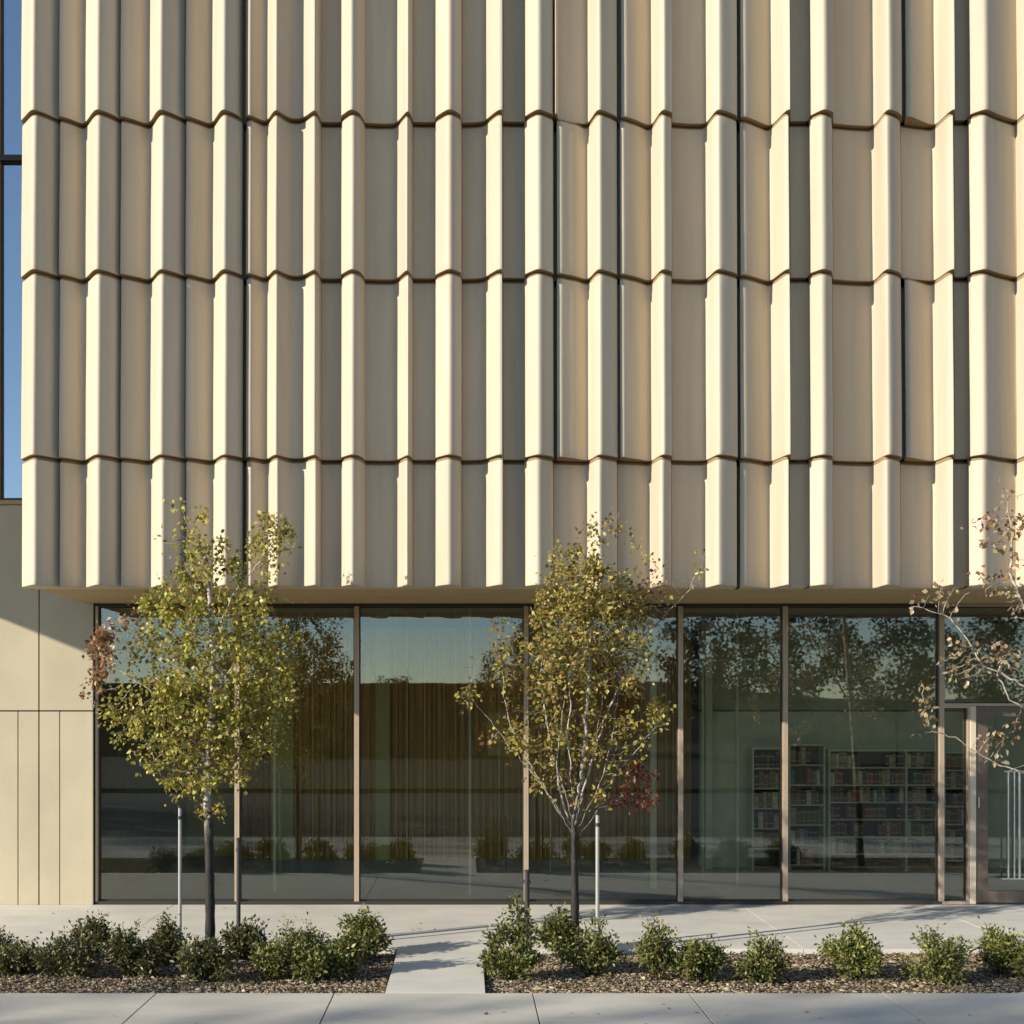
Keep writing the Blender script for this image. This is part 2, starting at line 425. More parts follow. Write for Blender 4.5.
# left wall: precast panels on a dark backing
ZS = sz(504.5)
mb = MB(); mb.box((sx(-170), 0.035, -0.05), (sx(93.2), 0.30, ZS + 0.004)); mb.build('wall_backing', M['joint'], bld)
def wall_panel(x0, y0, x1, y1):
    m_ = MB(); m_.cbox((sx(x0), 0.0, sz(y1)), (sx(x1), 0.034, sz(y0)), 0.004); return m_.build('wall_panel', M['wall'], bld)
wall_panel(-60, 505, 38.4, 710.4); wall_panel(39.6, 505, 93, 710.4)
for a, b in ((-160, -101), (-100, -61), (-60, -21), (-20, 17.7), (18.5, 38.4), (39.6, 59.4), (60.2, 93)): wall_panel(a, 711.6, b, 905)
wall_panel(-160, 505, -61, 710.4)
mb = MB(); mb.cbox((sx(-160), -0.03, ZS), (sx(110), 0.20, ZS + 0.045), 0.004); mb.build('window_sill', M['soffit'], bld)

# upper window beside the cladding
def window(name, x0, x1, z0, z1, yg=0.10, fw=0.025, mat=None, glass=None, head=0.03, sill=0.03, yf=0.03, yb=0.16, hm=1):
    """x0..x1 outer edges; frame mesh with its pane as sub-part"""
    m_ = MB()
    m_.box((x0, yf, z0 + sill), (x0 + fw, yb, z1 - head)); m_.box((x1 - fw, yf, z0 + sill), (x1, yb, z1 - head))
    m_.box((x0, yf + 0.002, z1 - head), (x1, yb - 0.002, z1), hm); m_.box((x0, yf + 0.002, z0), (x1, yb - 0.002, z0 + sill), hm)
    # dark glazing gasket
    g = 0.012
    for (a, b) in (((x0 + fw, z0 + sill), (x0 + fw + g, z1 - head)), ((x1 - fw - g, z0 + sill), (x1 - fw, z1 - head)), ((x0 + fw + g, z0 + sill), (x1 - fw - g, z0 + sill + g)), ((x0 + fw + g, z1 - head - g), (x1 - fw - g, z1 - head))):
        m_.box((a[0], yg - 0.02, a[1]), (b[0], yg + 0.03, b[1]), 1)
    w = m_.build(name, [mat or M['mull'], M['bronze']], bld)
    p = MB(); p.box((x0 + fw + 0.004, yg, z0 + sill + 0.004), (x1 - fw - 0.004, yg + 0.010, z1 - head - 0.004))
    p.build('pane', glass or M['glass'], w)
    return w
zt = sz(156)
for (a, b) in ((ZS + 0.045, zt - 0.001), (zt + 0.001, 10.7)):
    window('upper_window', sx(-170), sx(-3.6), a, b, mat=M['mull'], glass=M['glass_up'], fw=0.022)
    window('upper_window', sx(-3.4), sx(110), a, b, mat=M['mull'], glass=M['glass_up'], fw=0.022)
mb = MB(); mb.box((sx(-170), 0.32, ZS), (sx(115), 0.36, 10.7)); mb.build('blind', M['bronze'], bld)
# unseen shade caster added at far left; its foot throws the wall's slanting shade
WX = -9.0; WZ = sz(619) + 0.40 * (sx(0) - WX + 0.25)
mb = MB(); mb.cbox((WX - 0.25, -3.2, WZ), (WX, 0.30, 11.2), 0.02); mb.build('shade_fin', M['clad'], bld)
mb = MB(); mb.box((-15, 0.02, ZS), (sx(-170) - 0.004, 0.3, 11.0)); mb.build('side_wall', M['wall'], bld)
mb = MB(); mb.box((-15, 0.0, -0.05), (sx(-170) - 0.004, 0.3, ZS - 0.003)); mb.build('side_wall', M['wall'], bld)

# ground floor glazing
ZH = ZB + 0.002
MUL = [94.5, 236.3, 356.3, 526.3, 681.3, 786.3, 943.3]
for a, b in zip(MUL[:-1], MUL[1:]):
    window('window', sx(a) + 0.0008, sx(b) - 0.0008, 0.005, ZH)
x_side, x_dj, x_door = sx(943.3) + 0.0008, sx(971.2), sx(977.2)
ztr = sz(706)
window('window', x_side, sx(1080) - 0.0008, ztr + 0.001, ZH, sill=0.028, hm=0)               # transom light
window('window', x_side, x_dj, 0.005, ztr - 0.001, fw=0.022, head=0.022, hm=0)                             # side light
mb = MB(); mb.cbox((x_dj + 0.001, 0.022, 0.006), (x_door - 0.001, 0.16, ztr - 0.002), 0.004); mb.build('door_jamb', M['jamb'], bld)
window('window', sx(1080) + 0.0008, sx(1215), 0.005, ZH)
mb = MB(); mb.box((sx(1215) + 0.002, 0.0, -0.05), (XE, 0.3, ZH - 0.004)); mb.build('side_wall', M['wall'], bld)
# door leaf
dx0, dx1, dz0, dz1 = x_door, sx(1079.6), 0.02, ztr - 0.004
def leaf_door():
    m_ = MB()
    st = 0.135
    y0, y1 = 0.035, 0.095
    m_.cbox((dx0 + 0.004, y0, dz0), (dx0 + st, y1, dz1), 0.003); m_.cbox((dx1 - st, y0, dz0), (dx1, y1, dz1), 0.003)
    m_.box((dx0 + st, y0 + 0.003, dz0), (dx1 - st, y1 - 0.003, dz0 + 0.13)); m_.box((dx0 + st, y0 + 0.003, dz1 - 0.11), (dx1 - st, y1 - 0.003, dz1))
    d = m_.build('door', M['doorframe'], bld)
    p = MB(); p.box((dx0 + st, 0.058, dz0 + 0.13), (dx1 - st, 0.068, dz1 - 0.11)); p.build('pane', M['glass'], d)
    h = MB()
    for px, r in ((1007.2, 0.011), (1013.2, 0.010), (1018.2, 0.015)):
        x = sx(px)
        h.tube([(x, -0.03, sz(877.5)), (x, -0.03, sz(772))], [r, r], 10)
    h.cbox((sx(1000.5), -0.045, sz(879.2)), (sx(1034), -0.012, sz(877.6)), 0.003)
    h.cbox((sx(1003), -0.045, sz(772)), (sx(1030), -0.012, sz(770.4)), 0.003)
    for px in (1007.2, 1018.2):
        for py in (784, 868):
            h.tube([(sx(px), -0.03, sz(py)), (sx(px), 0.037, sz(py))], [0.008, 0.008], 8)
    h.build('handle', M['chrome'], d)
    k = MB(); k.cbox((sx(979.6), 0.025, sz(808)), (sx(980.8), 0.036, sz(797)), 0.002); k.build('lock_plate', M['chrome'], d)
leaf_door()

# interior shell
xi0, xi1, yb_ = sx(93.4), XE - 0.3, 6.5
mb = MB(); mb.box((xi0 - 0.3, 0.17, -0.06), (xi1, yb_, 0.0)); mb.build('interior_floor', M['int_floor'], bld)
# low rear roof; unseen opening added to brighten the bookcases and timber wall
mb = MB(); mb.box((xi0 - 0.3, 0.36, ZB + 0.03), (xi1, 1.55, ZB + 0.2)); mb.box((xi0 - 0.3, 5.4, ZB + 0.03), (xi1, yb_, ZB + 0.2)); mb.build('interior_ceiling', M['int_ceil'], bld)
mb = MB(); mb.box((xi0 - 0.3, 1.551, ZB + 0.10), (xi1, 5.399, ZB + 0.11)); mb.build('added_rooflight', M['added_roof_glass'], bld)
mb = MB(); mb.box((xi0 - 0.3, yb_, -0.06), (xi1, yb_ + 0.2, ZB + 0.2)); mb.build('interior_wall', M['int_bulk'], bld)
mb = MB(); mb.box((xi0 - 0.3, 0.301, 0.0), (xi0 - 0.02, yb_, ZB + 0.03)); mb.build('interior_wall', M['int_bulk'], bld)
mb = MB(); mb.box((xi1, 0.31, -0.06), (xi1 + 0.2, yb_ + 0.2, ZB + 0.2)); mb.build('interior_wall', M['int_bulk'], bld)
# library partition behind the bookcases
DB = 17.42
mb = MB(); mb.box((sx(701, DB), DB - CAMD, 0.0), (xi1, DB - CAMD + 0.15, sz(711.5, DB))); mb.build('library_partition', M['int_wall'], bld)
mb = MB(); mb.box((sx(701, DB), DB - CAMD + 0.03, sz(710, DB)), (xi1, DB - CAMD + 0.15, ZB + 0.03)); mb.build('bulkhead', M['int_bulk'], bld)
# timber screen wall on the left
DT = 18.4
rr = random.Random(3)
mb = MB()
mb.box((sx(236, DT), DT - CAMD + 0.06, 0.0), (sx(692, DT), DT - CAMD + 0.16, ZB + 0.03))
x = sx(238, DT)
while x < sx(690, DT):
    w = rr.uniform(0.03, 0.085); mb.box((x, DT - CAMD + rr.uniform(0, 0.03), 0.001), (x + w, DT - CAMD + 0.06, ZB + 0.02)); x += w + rr.uniform(0.012, 0.06)
mb.build('timber_screen', M['timber'], bld)
for px, w in ((300, 1.5), (312, 2), (334, 1.5), (345, 2), (406, 2), (424, 2), (443, 1.5), (455, 1.5), (498, 2), (540, 1.5), (560, 1.5), (640, 2), (665, 1.5)):
    m_ = MB(); m_.box((sx(px, DT), DT - CAMD - 0.05, 0.002), (sx(px + w, DT), DT - CAMD - 0.002, ZB + 0.02)); m_.build('batten', M['ochre'], bld)
m_ = MB(); m_.box((sx(376, DT), DT - CAMD - 0.10, 0.002), (sx(390, DT), DT - CAMD - 0.003, ZB + 0.02)); m_.build('pilaster', M['olive'], bld)
m_ = MB(); m_.box((sx(272, DT), DT - CAMD - 0.10, 0.002), (sx(294, DT), DT - CAMD - 0.003, sz(690, DT))); m_.build('pilaster', M['olive'], bld)
m_ = MB(); m_.box((sx(98, DT), DT - CAMD + 0.4, 0.002), (sx(236, DT), DT - CAMD + 0.5, ZB + 0.02)); m_.build('interior_wall', M['olive'], bld)
for px, w, d in ((274.5, 3.2, 15.0), (470, 2.6, 14.75), (119, 2.5, 15.6), (130, 6.0, 15.9), (653.5, 6.5, 15.3), (737.5, 2.6, 15.4), (703, 2, 16.8), (709, 7, 17.2), (938.6, 2.2, 14.5)):
    m_ = MB(); m_.cbox((sx(px - w / 2, d), d - CAMD, 0.001), (sx(px + w / 2, d), d - CAMD + max(0.03, w / F * d), ZB + 0.028), 0.004); m_.build('interior_column', M['int_col'], bld)

# ------------------------------------------------------------------ BOOKCASES AND BOOKS
BK = {'brown': (0.22, 0.12, 0.06), 'red': (0.36, 0.06, 0.045), 'black': (0.04, 0.04, 0.04), 'blue': (0.08, 0.14, 0.24), 'tan': (0.50, 0.38, 0.22), 'cream': (0.68, 0.63, 0.5), 'green': (0.10, 0.18, 0.10)}
BM = {k: book_mat('book_' + k, c) for k, c in BK.items()}
ORD = ['top', 'second', 'third', 'fourth', 'fifth', 'sixth', 'lowest']
def bookcase(label, pxs, ptop, pitch, n, where, depth=0.26, d=17.1, nbk=1.0):
    """pxs: surveyed positions of the uprights; n shelves of the given pitch (px)"""
    x0, x1 = sx(pxs[0], d), sx(pxs[-1], d)
    y0 = d - CAMD
    c = empty('bookcase', ((x0 + x1) / 2, y0 + depth / 2, 0.0))
    tag(c, label, 'bookcase', 'bookcases behind the glass')
    L = lambda p: (p[0] - c.location.x, p[1] - c.location.y, p[2])
    zt_ = sz(ptop, d)
    pz = pitch / F * d
    def bx(name, a, b, m):
        q = MB(); q.box(L(a), L(b)); return q.build(name, m, c)
    bx('back_panel', (x0 + 0.001, y0 + depth - 0.012, 0.03), (x1 - 0.001, y0 + depth, zt_ - 0.021), M['shelfback'])
    bx('top_panel', (x0 - 0.02, y0 - 0.004, zt_ - 0.02), (x1 + 0.02, y0 + depth, zt_ + 0.01), M['shelf'])
    for p in pxs:
        xx = sx(p, d)
        bx('side_panel', (xx - 0.014, y0, 0.002), (xx + 0.014, y0 + depth - 0.013, zt_ - 0.021), M['shelf'])
    for i in range(n):
        zb = zt_ - pz * (i + 1)
        if zb < 0.03: break
        for a, b in zip(pxs[:-1], pxs[1:]):
            xa, xb = sx(a, d) + 0.0145, sx(b, d) - 0.0145
            bx('shelf', (xa, y0 + 0.004, zb - 0.018), (xb, y0 + depth - 0.013, zb), M['shelf'])
            x = xa + 0.01
            while x < xb - 0.05:
                w = rr.uniform(0.040, 0.070) / nbk
                if x + w > xb - 0.004: break
                if rr.random() < 0.09: x += rr.uniform(0.06, 0.2); continue
                h = pz * rr.uniform(0.66, 0.88); dp = rr.uniform(0.15, 0.2)
                k = rr.choices(list(BK), [7, 2.2, 4, 1, 3.4, 2.2, 1.2])[0]
                ctr = Vector((x + w / 2, y0 + 0.02 + dp / 2, zb + 0.001))
                q = MB()
                q.cbox((-w / 2 + 0.001, -dp / 2, 0), (w / 2 - 0.001, dp / 2, h), 0.004)
                for hz in (0.22, 0.8):
                    q.box((-w / 2 + 0.004, -dp / 2 - 0.0015, h * hz), (w / 2 - 0.004, -dp / 2 + 0.001, h * hz + 0.012), 1)
                o = q.build('book', [BM[k], BM['tan' if k != 'tan' else 'brown']])
                o.location = ctr
                tag(o, f'{k} spined book on the {ORD[i]} shelf of the {where}', 'book', f'books in the {where}')
                x += w + rr.uniform(0, 0.004)
    return c
bookcase('wide pale bookcase of two bays full of books behind the largest right pane', (829.5, 906.5, 939), 750, 17.3, 7, 'wide two bay bookcase')
bookcase('narrow dark bookcase standing left of the wide two bay bookcase', (789.5, 824.5), 744.5, 20, 6, 'narrow bookcase left of the wide one', nbk=0.85)
bookcase('bookcase seen through the pane left of the mullion beside the shelves', (753, 784), 748, 20, 5, 'leftmost bookcase', nbk=0.85)
bookcase('bookcase partly hidden by the bright door jamb beside the sidelight', (944.5, 985), 752, 18, 6, 'bookcase behind the sidelight', nbk=0.85)

# ------------------------------------------------------------------ GROUND
BF, BBK = gd(993), gd(949)         # bed front and back edges (distance from camera)
yF, yB = BF - CAMD, BBK - CAMD
xg0, xg1 = sx(391.5, gd(970)), sx(484, gd(970))
def ground_piece(name, rects, mat, z1=0.0, z0=-0.12, gap=0.004, kind='structure', ch=0.005):
    m_ = MB()
    for (x0, y0, x1, y1) in rects: m_.cbox((x0 + gap, y0 + gap, z0), (x1 - gap, y1 - gap, z1), ch)
    o = m_.build(name, mat); tag(o, kind=kind); return o
rects = []
xs = [-16, -13.5, -11.5, -9.4, -7.3, -5.35, -3.25, -1.15, 0.95, 3.05, 5.1, 7.2, 9.3, 11.4, 13.5, 16]
for a, b in zip(xs[:-1], xs[1:]): rects.append((a, yB, b, -0.001 + 0.03))
ground_piece('walkway', rects, M['conc'], gap=0.003, ch=0.0012)
fx = [-16, -13, -10.2, -8.1, -6.2, -4.2, -2.35, -1.0, 0.505, 1.69, 3.15, 4.6, 6.1, 7.7, 9.4, 11.5, 14, 16]
ground_piece('front_pavement', [(a, -7.4, b, yF) for a, b in zip(fx[:-1], fx[1:])], M['conc2'], gap=0.005, ch=0.0012)
ground_piece('crossing_path', [(xg0, yF, xg1, yB)], M['conc'], gap=0.003, ch=0.0012)
m_ = MB(); m_.cbox((-16, -7.56, -0.2), (16, -7.41, 0.005), 0.012); tag(m_.build('kerb', M['conc2']), kind='structure')
m_ = MB(); m_.box((-16.5, -7.39, -0.3), (16.5, 0.02, -0.115)); tag(m_.build('pavement_base', M['soil']), kind='structure')
ZG = -0.045
m_ = MB(); m_.box((-15.9, -7.39, -0.11), (15.9, yF - 0.01, -0.006)); m_.box((-15.9, yB + 0.01, -0.11), (15.9, 0.0, -0.006)); tag(m_.build('pavement_base', M['joint']), kind='structure')
m_ = MB(); m_.box((-15.9, yF + 0.001, -0.11), (xg0 - 0.001, yB - 0.001, ZG)); tag(m_.build('bed_soil', M['soil']), kind='structure')
m_ = MB(); m_.box((xg1 + 0.001, yF + 0.001, -0.11), (15.9, yB - 0.001, ZG)); tag(m_.build('bed_soil', M['soil']), kind='structure')
# steel edging along the path side of the right bed
m_ = MB(); m_.box((-200, -22, -0.16), (200, -7.56, -0.13)); tag(m_.build('road', M['asphalt']), kind='structure')
m_ = MB(); m_.cbox((-200, -24.5, -0.2), (200, -22.0, 0.0), 0.01); tag(m_.build('opposite_pavement', M['lawn']), kind='structure')
m_ = MB(); m_.box((-400, -400, -0.40), (400, 400, -0.31)); tag(m_.build('ground', M['lawn']), kind='structure')
m_ = MB(); m_.box((-200, -150, -0.25), (200, -24.52, -0.02)); tag(m_.build('far_lawn', M['lawn']), kind='structure')

def set_cols(o, cols, per):
    at_ = o.data.color_attributes.new('leafcol', 'FLOAT_COLOR', 'POINT')
    c = np.repeat(np.concatenate([cols, np.ones((len(cols), 1))], 1), per, 0).astype(np.float32)
    at_.data.foreach_set('color', c.ravel())

def chips(name, n, x0, x1, y0, y1, label):
    oct_v = np.array([(1, 0, 0), (-1, 0, 0), (0, 1, 0), (0, -1, 0), (0, 0, 1), (0, 0, -1)], float)
    oct_f = np.array([(0, 2, 4), (2, 1, 4), (1, 3, 4), (3, 0, 4), (2, 0, 5), (1, 2, 5), (3, 1, 5), (0, 3, 5)])
    s = rng.lognormal(math.log(0.0105), 0.36, n)
    sc3 = np.stack([s * rng.uniform(0.8, 1.9, n), s * rng.uniform(0.6, 1.0, n), s * rng.uniform(0.3, 0.7, n)], 1)
    v = oct_v[None] * (1 + rng.uniform(-0.3, 0.3, (n, 6, 1))) * sc3[:, None, :]
    th = rng.uniform(0, 2 * math.pi, n); ti = rng.normal(0, 0.35, n)
    cx, sx_ = np.cos(ti)[:, None], np.sin(ti)[:, None]
    y, z = v[..., 1] * cx - v[..., 2] * sx_, v[..., 1] * sx_ + v[..., 2] * cx
    c, s_ = np.cos(th)[:, None], np.sin(th)[:, None]
    X, Y = v[..., 0] * c - y * s_, v[..., 0] * s_ + y * c
    P = np.stack([X + rng.uniform(x0 + 0.02, x1 - 0.02, n)[:, None], Y + rng.uniform(y0 + 0.02, y1 - 0.02, n)[:, None], z + ZG + rng.uniform(0.0, 0.02, n)[:, None]], 2)
    f = (oct_f[None] + (np.arange(n) * 6)[:, None, None]).reshape(-1, 3)
    me = bpy.data.meshes.new(name); me.from_pydata(P.reshape(-1, 3).tolist(), [], f.tolist()); me.materials.append(M['chip'])
    o = bpy.data.objects.new(name, me); COL.objects.link(o)
    pal = np.array([(0.20, 0.145, 0.085), (0.29, 0.22, 0.135), (0.11, 0.08, 0.05), (0.40, 0.34, 0.24), (0.235, 0.175, 0.11), (0.34, 0.29, 0.20)])
    set_cols(o, pal[rng.choice(len(pal), n, p=[.25, .2, .2, .1, .15, .1])] * rng.uniform(0.85, 1.5, (n, 1)), 6)
    tag(o, label, 'mulch', kind='stuff')
chips('bark_mulch', 25000, -7.6, xg0, yF, yB, 'brown bark mulch covering the left planting bed')
chips('bark_mulch', 30000, xg1, 7.4, yF, yB, 'brown bark mulch covering the right planting bed')

# ------------------------------------------------------------------ PLANTS
def leaves(name, P, Dir, size, cols, mat, parent, asp=0.62, fold=0.25, droop=0.0):
    """one small folded leaf (4 points, 2 faces) at every P, pointing along Dir"""
    n = len(P)
    Dir = Dir / np.maximum(np.linalg.norm(Dir, axis=1, keepdims=True), 1e-6)
    rnd = rng.normal(size=(n, 3))
    U = np.cross(Dir, rnd); U /= np.maximum(np.linalg.norm(U, axis=1, keepdims=True), 1e-6)
    W = np.cross(Dir, U)
    L = size[:, None]
    base = P
    tip = P + Dir * L
    mid = P + Dir * L * 0.45 + W * L * fold * rng.uniform(-0.2, 1, (n, 1))
    a = mid + U * L * asp * 0.5; b = mid - U * L * asp * 0.5
    keel = P + Dir * L * 0.5
    V = np.stack([base, a, tip, b, keel], 1).reshape(-1, 3)
    i = np.arange(n) * 5
    F_ = np.concatenate([np.stack([i, i + 1, i + 4], 1), np.stack([i + 1, i + 2, i + 4], 1), np.stack([i + 2, i + 3, i + 4], 1), np.stack([i + 3, i, i + 4], 1)])
    me = bpy.data.meshes.new(name); me.from_pydata(V.tolist(), [], F_.tolist()); me.materials.append(mat)
    me.polygons.foreach_set('use_smooth', [True] * len(me.polygons))
    o = bpy.data.objects.new(name, me); COL.objects.link(o); o.parent = parent
    set_cols(o, cols, 5)
    return o

def grow(nodes, par, A, step=0.07, infl=1.2, kill=0.10, iters=160, jit=0.15, up=0.05):
    """space colonisation: branches reach for the attraction points A"""
    nodes = [np.array(p, float) for p in nodes]; par = list(par)
    A = np.array(A, float)
    Nn = np.array(nodes)
    dmin = np.full(len(A), 1e9); near = np.zeros(len(A), int)
    D = np.linalg.norm(A[:, None] - Nn[None], axis=2); near = D.argmin(1); dmin = D.min(1)
    alive = dmin > kill
    for _ in range(iters):
        idx = np.where(alive & (dmin < infl))[0]
        if not len(idx): break
        new, npar = [], []
        arr = np.array(nodes)
        for k in np.unique(near[idx]):
            s = idx[near[idx] == k]
            v = A[s] - arr[k]; v /= np.linalg.norm(v, axis=1, keepdims=True)
            d = v.sum(0); ln = np.linalg.norm(d)
            if ln < 1e-3: d = v[0]; ln = 1
            d = d / ln + rng.normal(0, jit, 3) + np.array([0, 0, up]); d /= np.linalg.norm(d)
            new.append(arr[k] + d * step); npar.append(int(k))
        b = len(nodes)
        nodes += new; par += npar
        nn = np.array(new)
        D = np.linalg.norm(A[:, None] - nn[None], axis=2)
        j = D.argmin(1); m = D[np.arange(len(A)), j]
        upd = m < dmin
        near[upd] = b + j[upd]; dmin[upd] = m[upd]
        alive &= dmin > kill
        if len(nodes) > 6000: break
    return np.array(nodes), par

def skeleton_mesh(nodes, par, rtip, expo, rmax, n_hi=7, mb=None, rmin=None):
    n = len(nodes)
    ch = [[] for _ in range(n)]
    for i, p in enumerate(par):
        if p >= 0: ch[p].append(i)
    area = np.zeros(n)
    order = sorted(range(n), key=lambda i: -i)
    for i in order:
        if not ch[i]: area[i] = rtip ** expo
        else: area[i] = max(sum(area[c] for c in ch[i]), rtip ** expo)
    rad = np.minimum(area ** (1 / expo), rmax)
    if rmin is not None: rad = np.maximum(rad, rmin)
    mb = mb or MB()
    start = [i for i in range(n) if par[i] < 0]
    stack = [(s, None) for s in start]
    while stack:
        s, frm = stack.pop()
        chain = [s]
        while ch[chain[-1]]:
            c = sorted(ch[chain[-1]], key=lambda k: -rad[k])
            for o in c[1:]: stack.append((o, chain[-1]))
            chain.append(c[0])
        pts = ([nodes[frm]] if frm is not None else []) + [nodes[k] for k in chain]
        rs = ([rad[chain[0]]] if frm is not None else []) + [rad[k] for k in chain]
        if len(pts) < 2: continue
        mb.tube(pts, rs, n_hi if rs[0] > 0.008 else (5 if rs[0] > 0.004 else 3), cap=False)
    return mb, rad, ch

def blob(px, py, rx, ry, d, n, dr):
    """n attraction points in an ellipsoid surveyed at (px, py), radii in px, dr = depth radius in m"""
    q = rng.normal(size=(n, 3)); q /= np.linalg.norm(q, axis=1, keepdims=True); q *= rng.uniform(0, 1, (n, 1)) ** (1 / 2.4)
    c = at(px, py, d)
    k = d / F
    return np.stack([c.x + q[:, 0] * rx * k, c.y + q[:, 1] * dr, c.z + q[:, 2] * ry * k], 1)

def palette(n, table):
    c = np.array([t[0] for t in table]); p = np.array([t[1] for t in table], float); p /= p.sum()
    return c[rng.choice(len(c), n, p=p)] * rng.uniform(0.65, 1.3, (n, 1))

OLIVE = [((0.36, 0.33, 0.055), 4), ((0.47, 0.42, 0.085), 4), ((0.24, 0.25, 0.05), 3), ((0.60, 0.50, 0.13), 2.4), ((0.34, 0.20, 0.06), 1.2), ((0.13, 0.13, 0.04), 1.0)]
AMBER = [((0.35, 0.27, 0.06), 4), ((0.46, 0.36, 0.09), 3.2), ((0.24, 0.235, 0.055), 4), ((0.58, 0.46, 0.15), 1.6), ((0.27, 0.15, 0.05), 1.8), ((0.12, 0.11, 0.035), 1.2)]
YELLOW = [((0.42, 0.34, 0.07), 4), ((0.34, 0.26, 0.06), 3), ((0.22, 0.20, 0.05), 2), ((0.24, 0.13, 0.04), 1)]
RUSSET = [((0.33, 0.17, 0.07), 4), ((0.44, 0.25, 0.11), 3), ((0.18, 0.08, 0.04), 2.5), ((0.50, 0.34, 0.18), 1.5)]
RED = [((0.18, 0.05, 0.03), 4), ((0.26, 0.085, 0.045), 3), ((0.10, 0.03, 0.02), 2)]
DRY = [((0.46, 0.37, 0.24), 4), ((0.38, 0.29, 0.13), 3), ((0.28, 0.18, 0.09), 2), ((0.22, 0.09, 0.05), 1)]

def young_tree(label, trunk_px, d, lobes, trunk_r, dark_top, leaf_size, kill=0.09, infl=0.9, step=0.06, rtip=0.0017, expo=2.15, stems=None, leafdens=5, name='young_tree', twig_leaf=0.0045, leafmul=3.9):
    """trunk_px: surveyed points up the trunk; lobes: (px, py, rx, ry, dd, n, dr, palette, density)"""
    pts = [at(px, py, d) for px, py in trunk_px]
    base = pts[0].copy(); base.z = ZG
    root = empty(name, base)
    tag(root, label, 'tree', 'young street trees in the planting bed')
    path = [np.array(base)]
    for a, b in zip([base] + pts[1:-1], pts[1:]):
        k = max(1, int((b - a).length / step))
        for i in range(1, k + 1): path.append(np.array(a.lerp(b, i / k)))
    nodes = list(path); par = [-1] + list(range(len(path) - 1))
    for st in (stems or []):
        k0 = min(range(len(path)), key=lambda i: abs(path[i][2] - sz(st[0][1], d)))
        prev = k0
        q = [Vector(nodes[k0])] + [at(px, py, d + dd) for px, py, dd in st[1:]]
        for a, b in zip(q[:-1], q[1:]):
            k = max(1, int((b - a).length / step))
            for i in range(1, k + 1):
                nodes.append(np.array(a.lerp(b, i / k)) + rng.normal(0, 0.006, 3)); par.append(prev); prev = len(nodes) - 1
    A, pal = [], []
    for li, (px, py, rx, ry, dd, n, dr, pl, dens) in enumerate(lobes):
        A.append(blob(px, py, rx, ry, d + dd, n, dr)); pal += [li] * n
    A = np.concatenate(A); pal = np.array(pal)
    nd, pr = grow(nodes, par, A, step, infl, kill)
    # darker lower trunk: two materials in the one trunk mesh, split by height
    rmin = np.zeros(len(nd)); npth = len(path); rmin[:npth] = trunk_r * np.linspace(1.0, 0.42, npth); rmin[0] *= 1.7; rmin[1] *= 1.3; rmin[2] *= 1.1; rmin[:npth] *= 1 + 0.06 * np.sin(np.arange(npth) * 1.9)
    mb, rad, ch = skeleton_mesh(nd - np.array(base), pr, rtip, expo, trunk_r, rmin=rmin)
    mb.build('trunk', M['bark_pale'], root, smooth=True)
    # leaves along the thin wood
    thin = np.where((rad < twig_leaf) & (np.arange(len(nd)) > len(nodes) - 1))[0]
    lob = pal[np.linalg.norm(nd[thin][:, None] - A[None], axis=2).argmin(1)] if len(thin) < 6001 else None
    P, Dv, C, S = [], [], [], []
    for li, L in enumerate(lobes):
        ids = thin[lob == li]
        if not len(ids): continue
        dens = L[8] * leafmul
        cnt = rng.poisson(dens * rng.lognormal(-0.35, 0.85, len(ids)))
        ids = np.repeat(ids, cnt)
        n = len(ids)
        if not n: continue
        off = rng.normal(0, 0.036, (n, 3))
        P.append(nd[ids] + off)
        dv = rng.normal(0, 0.7, (n, 3)) + off * 12; dv[:, 2] -= 0.35
        Dv.append(dv); C.append(palette(n, L[7])); S.append(leaf_size * rng.uniform(0.6, 1.3, n))
    P = np.concatenate(P) - np.array(base)
    leaves('crown', P, np.concatenate(Dv), np.concatenate(S), np.concatenate(C), M['leaf'], root, 0.75)
    print(label, 'nodes', len(nd), 'leaves', len(P))
    return root

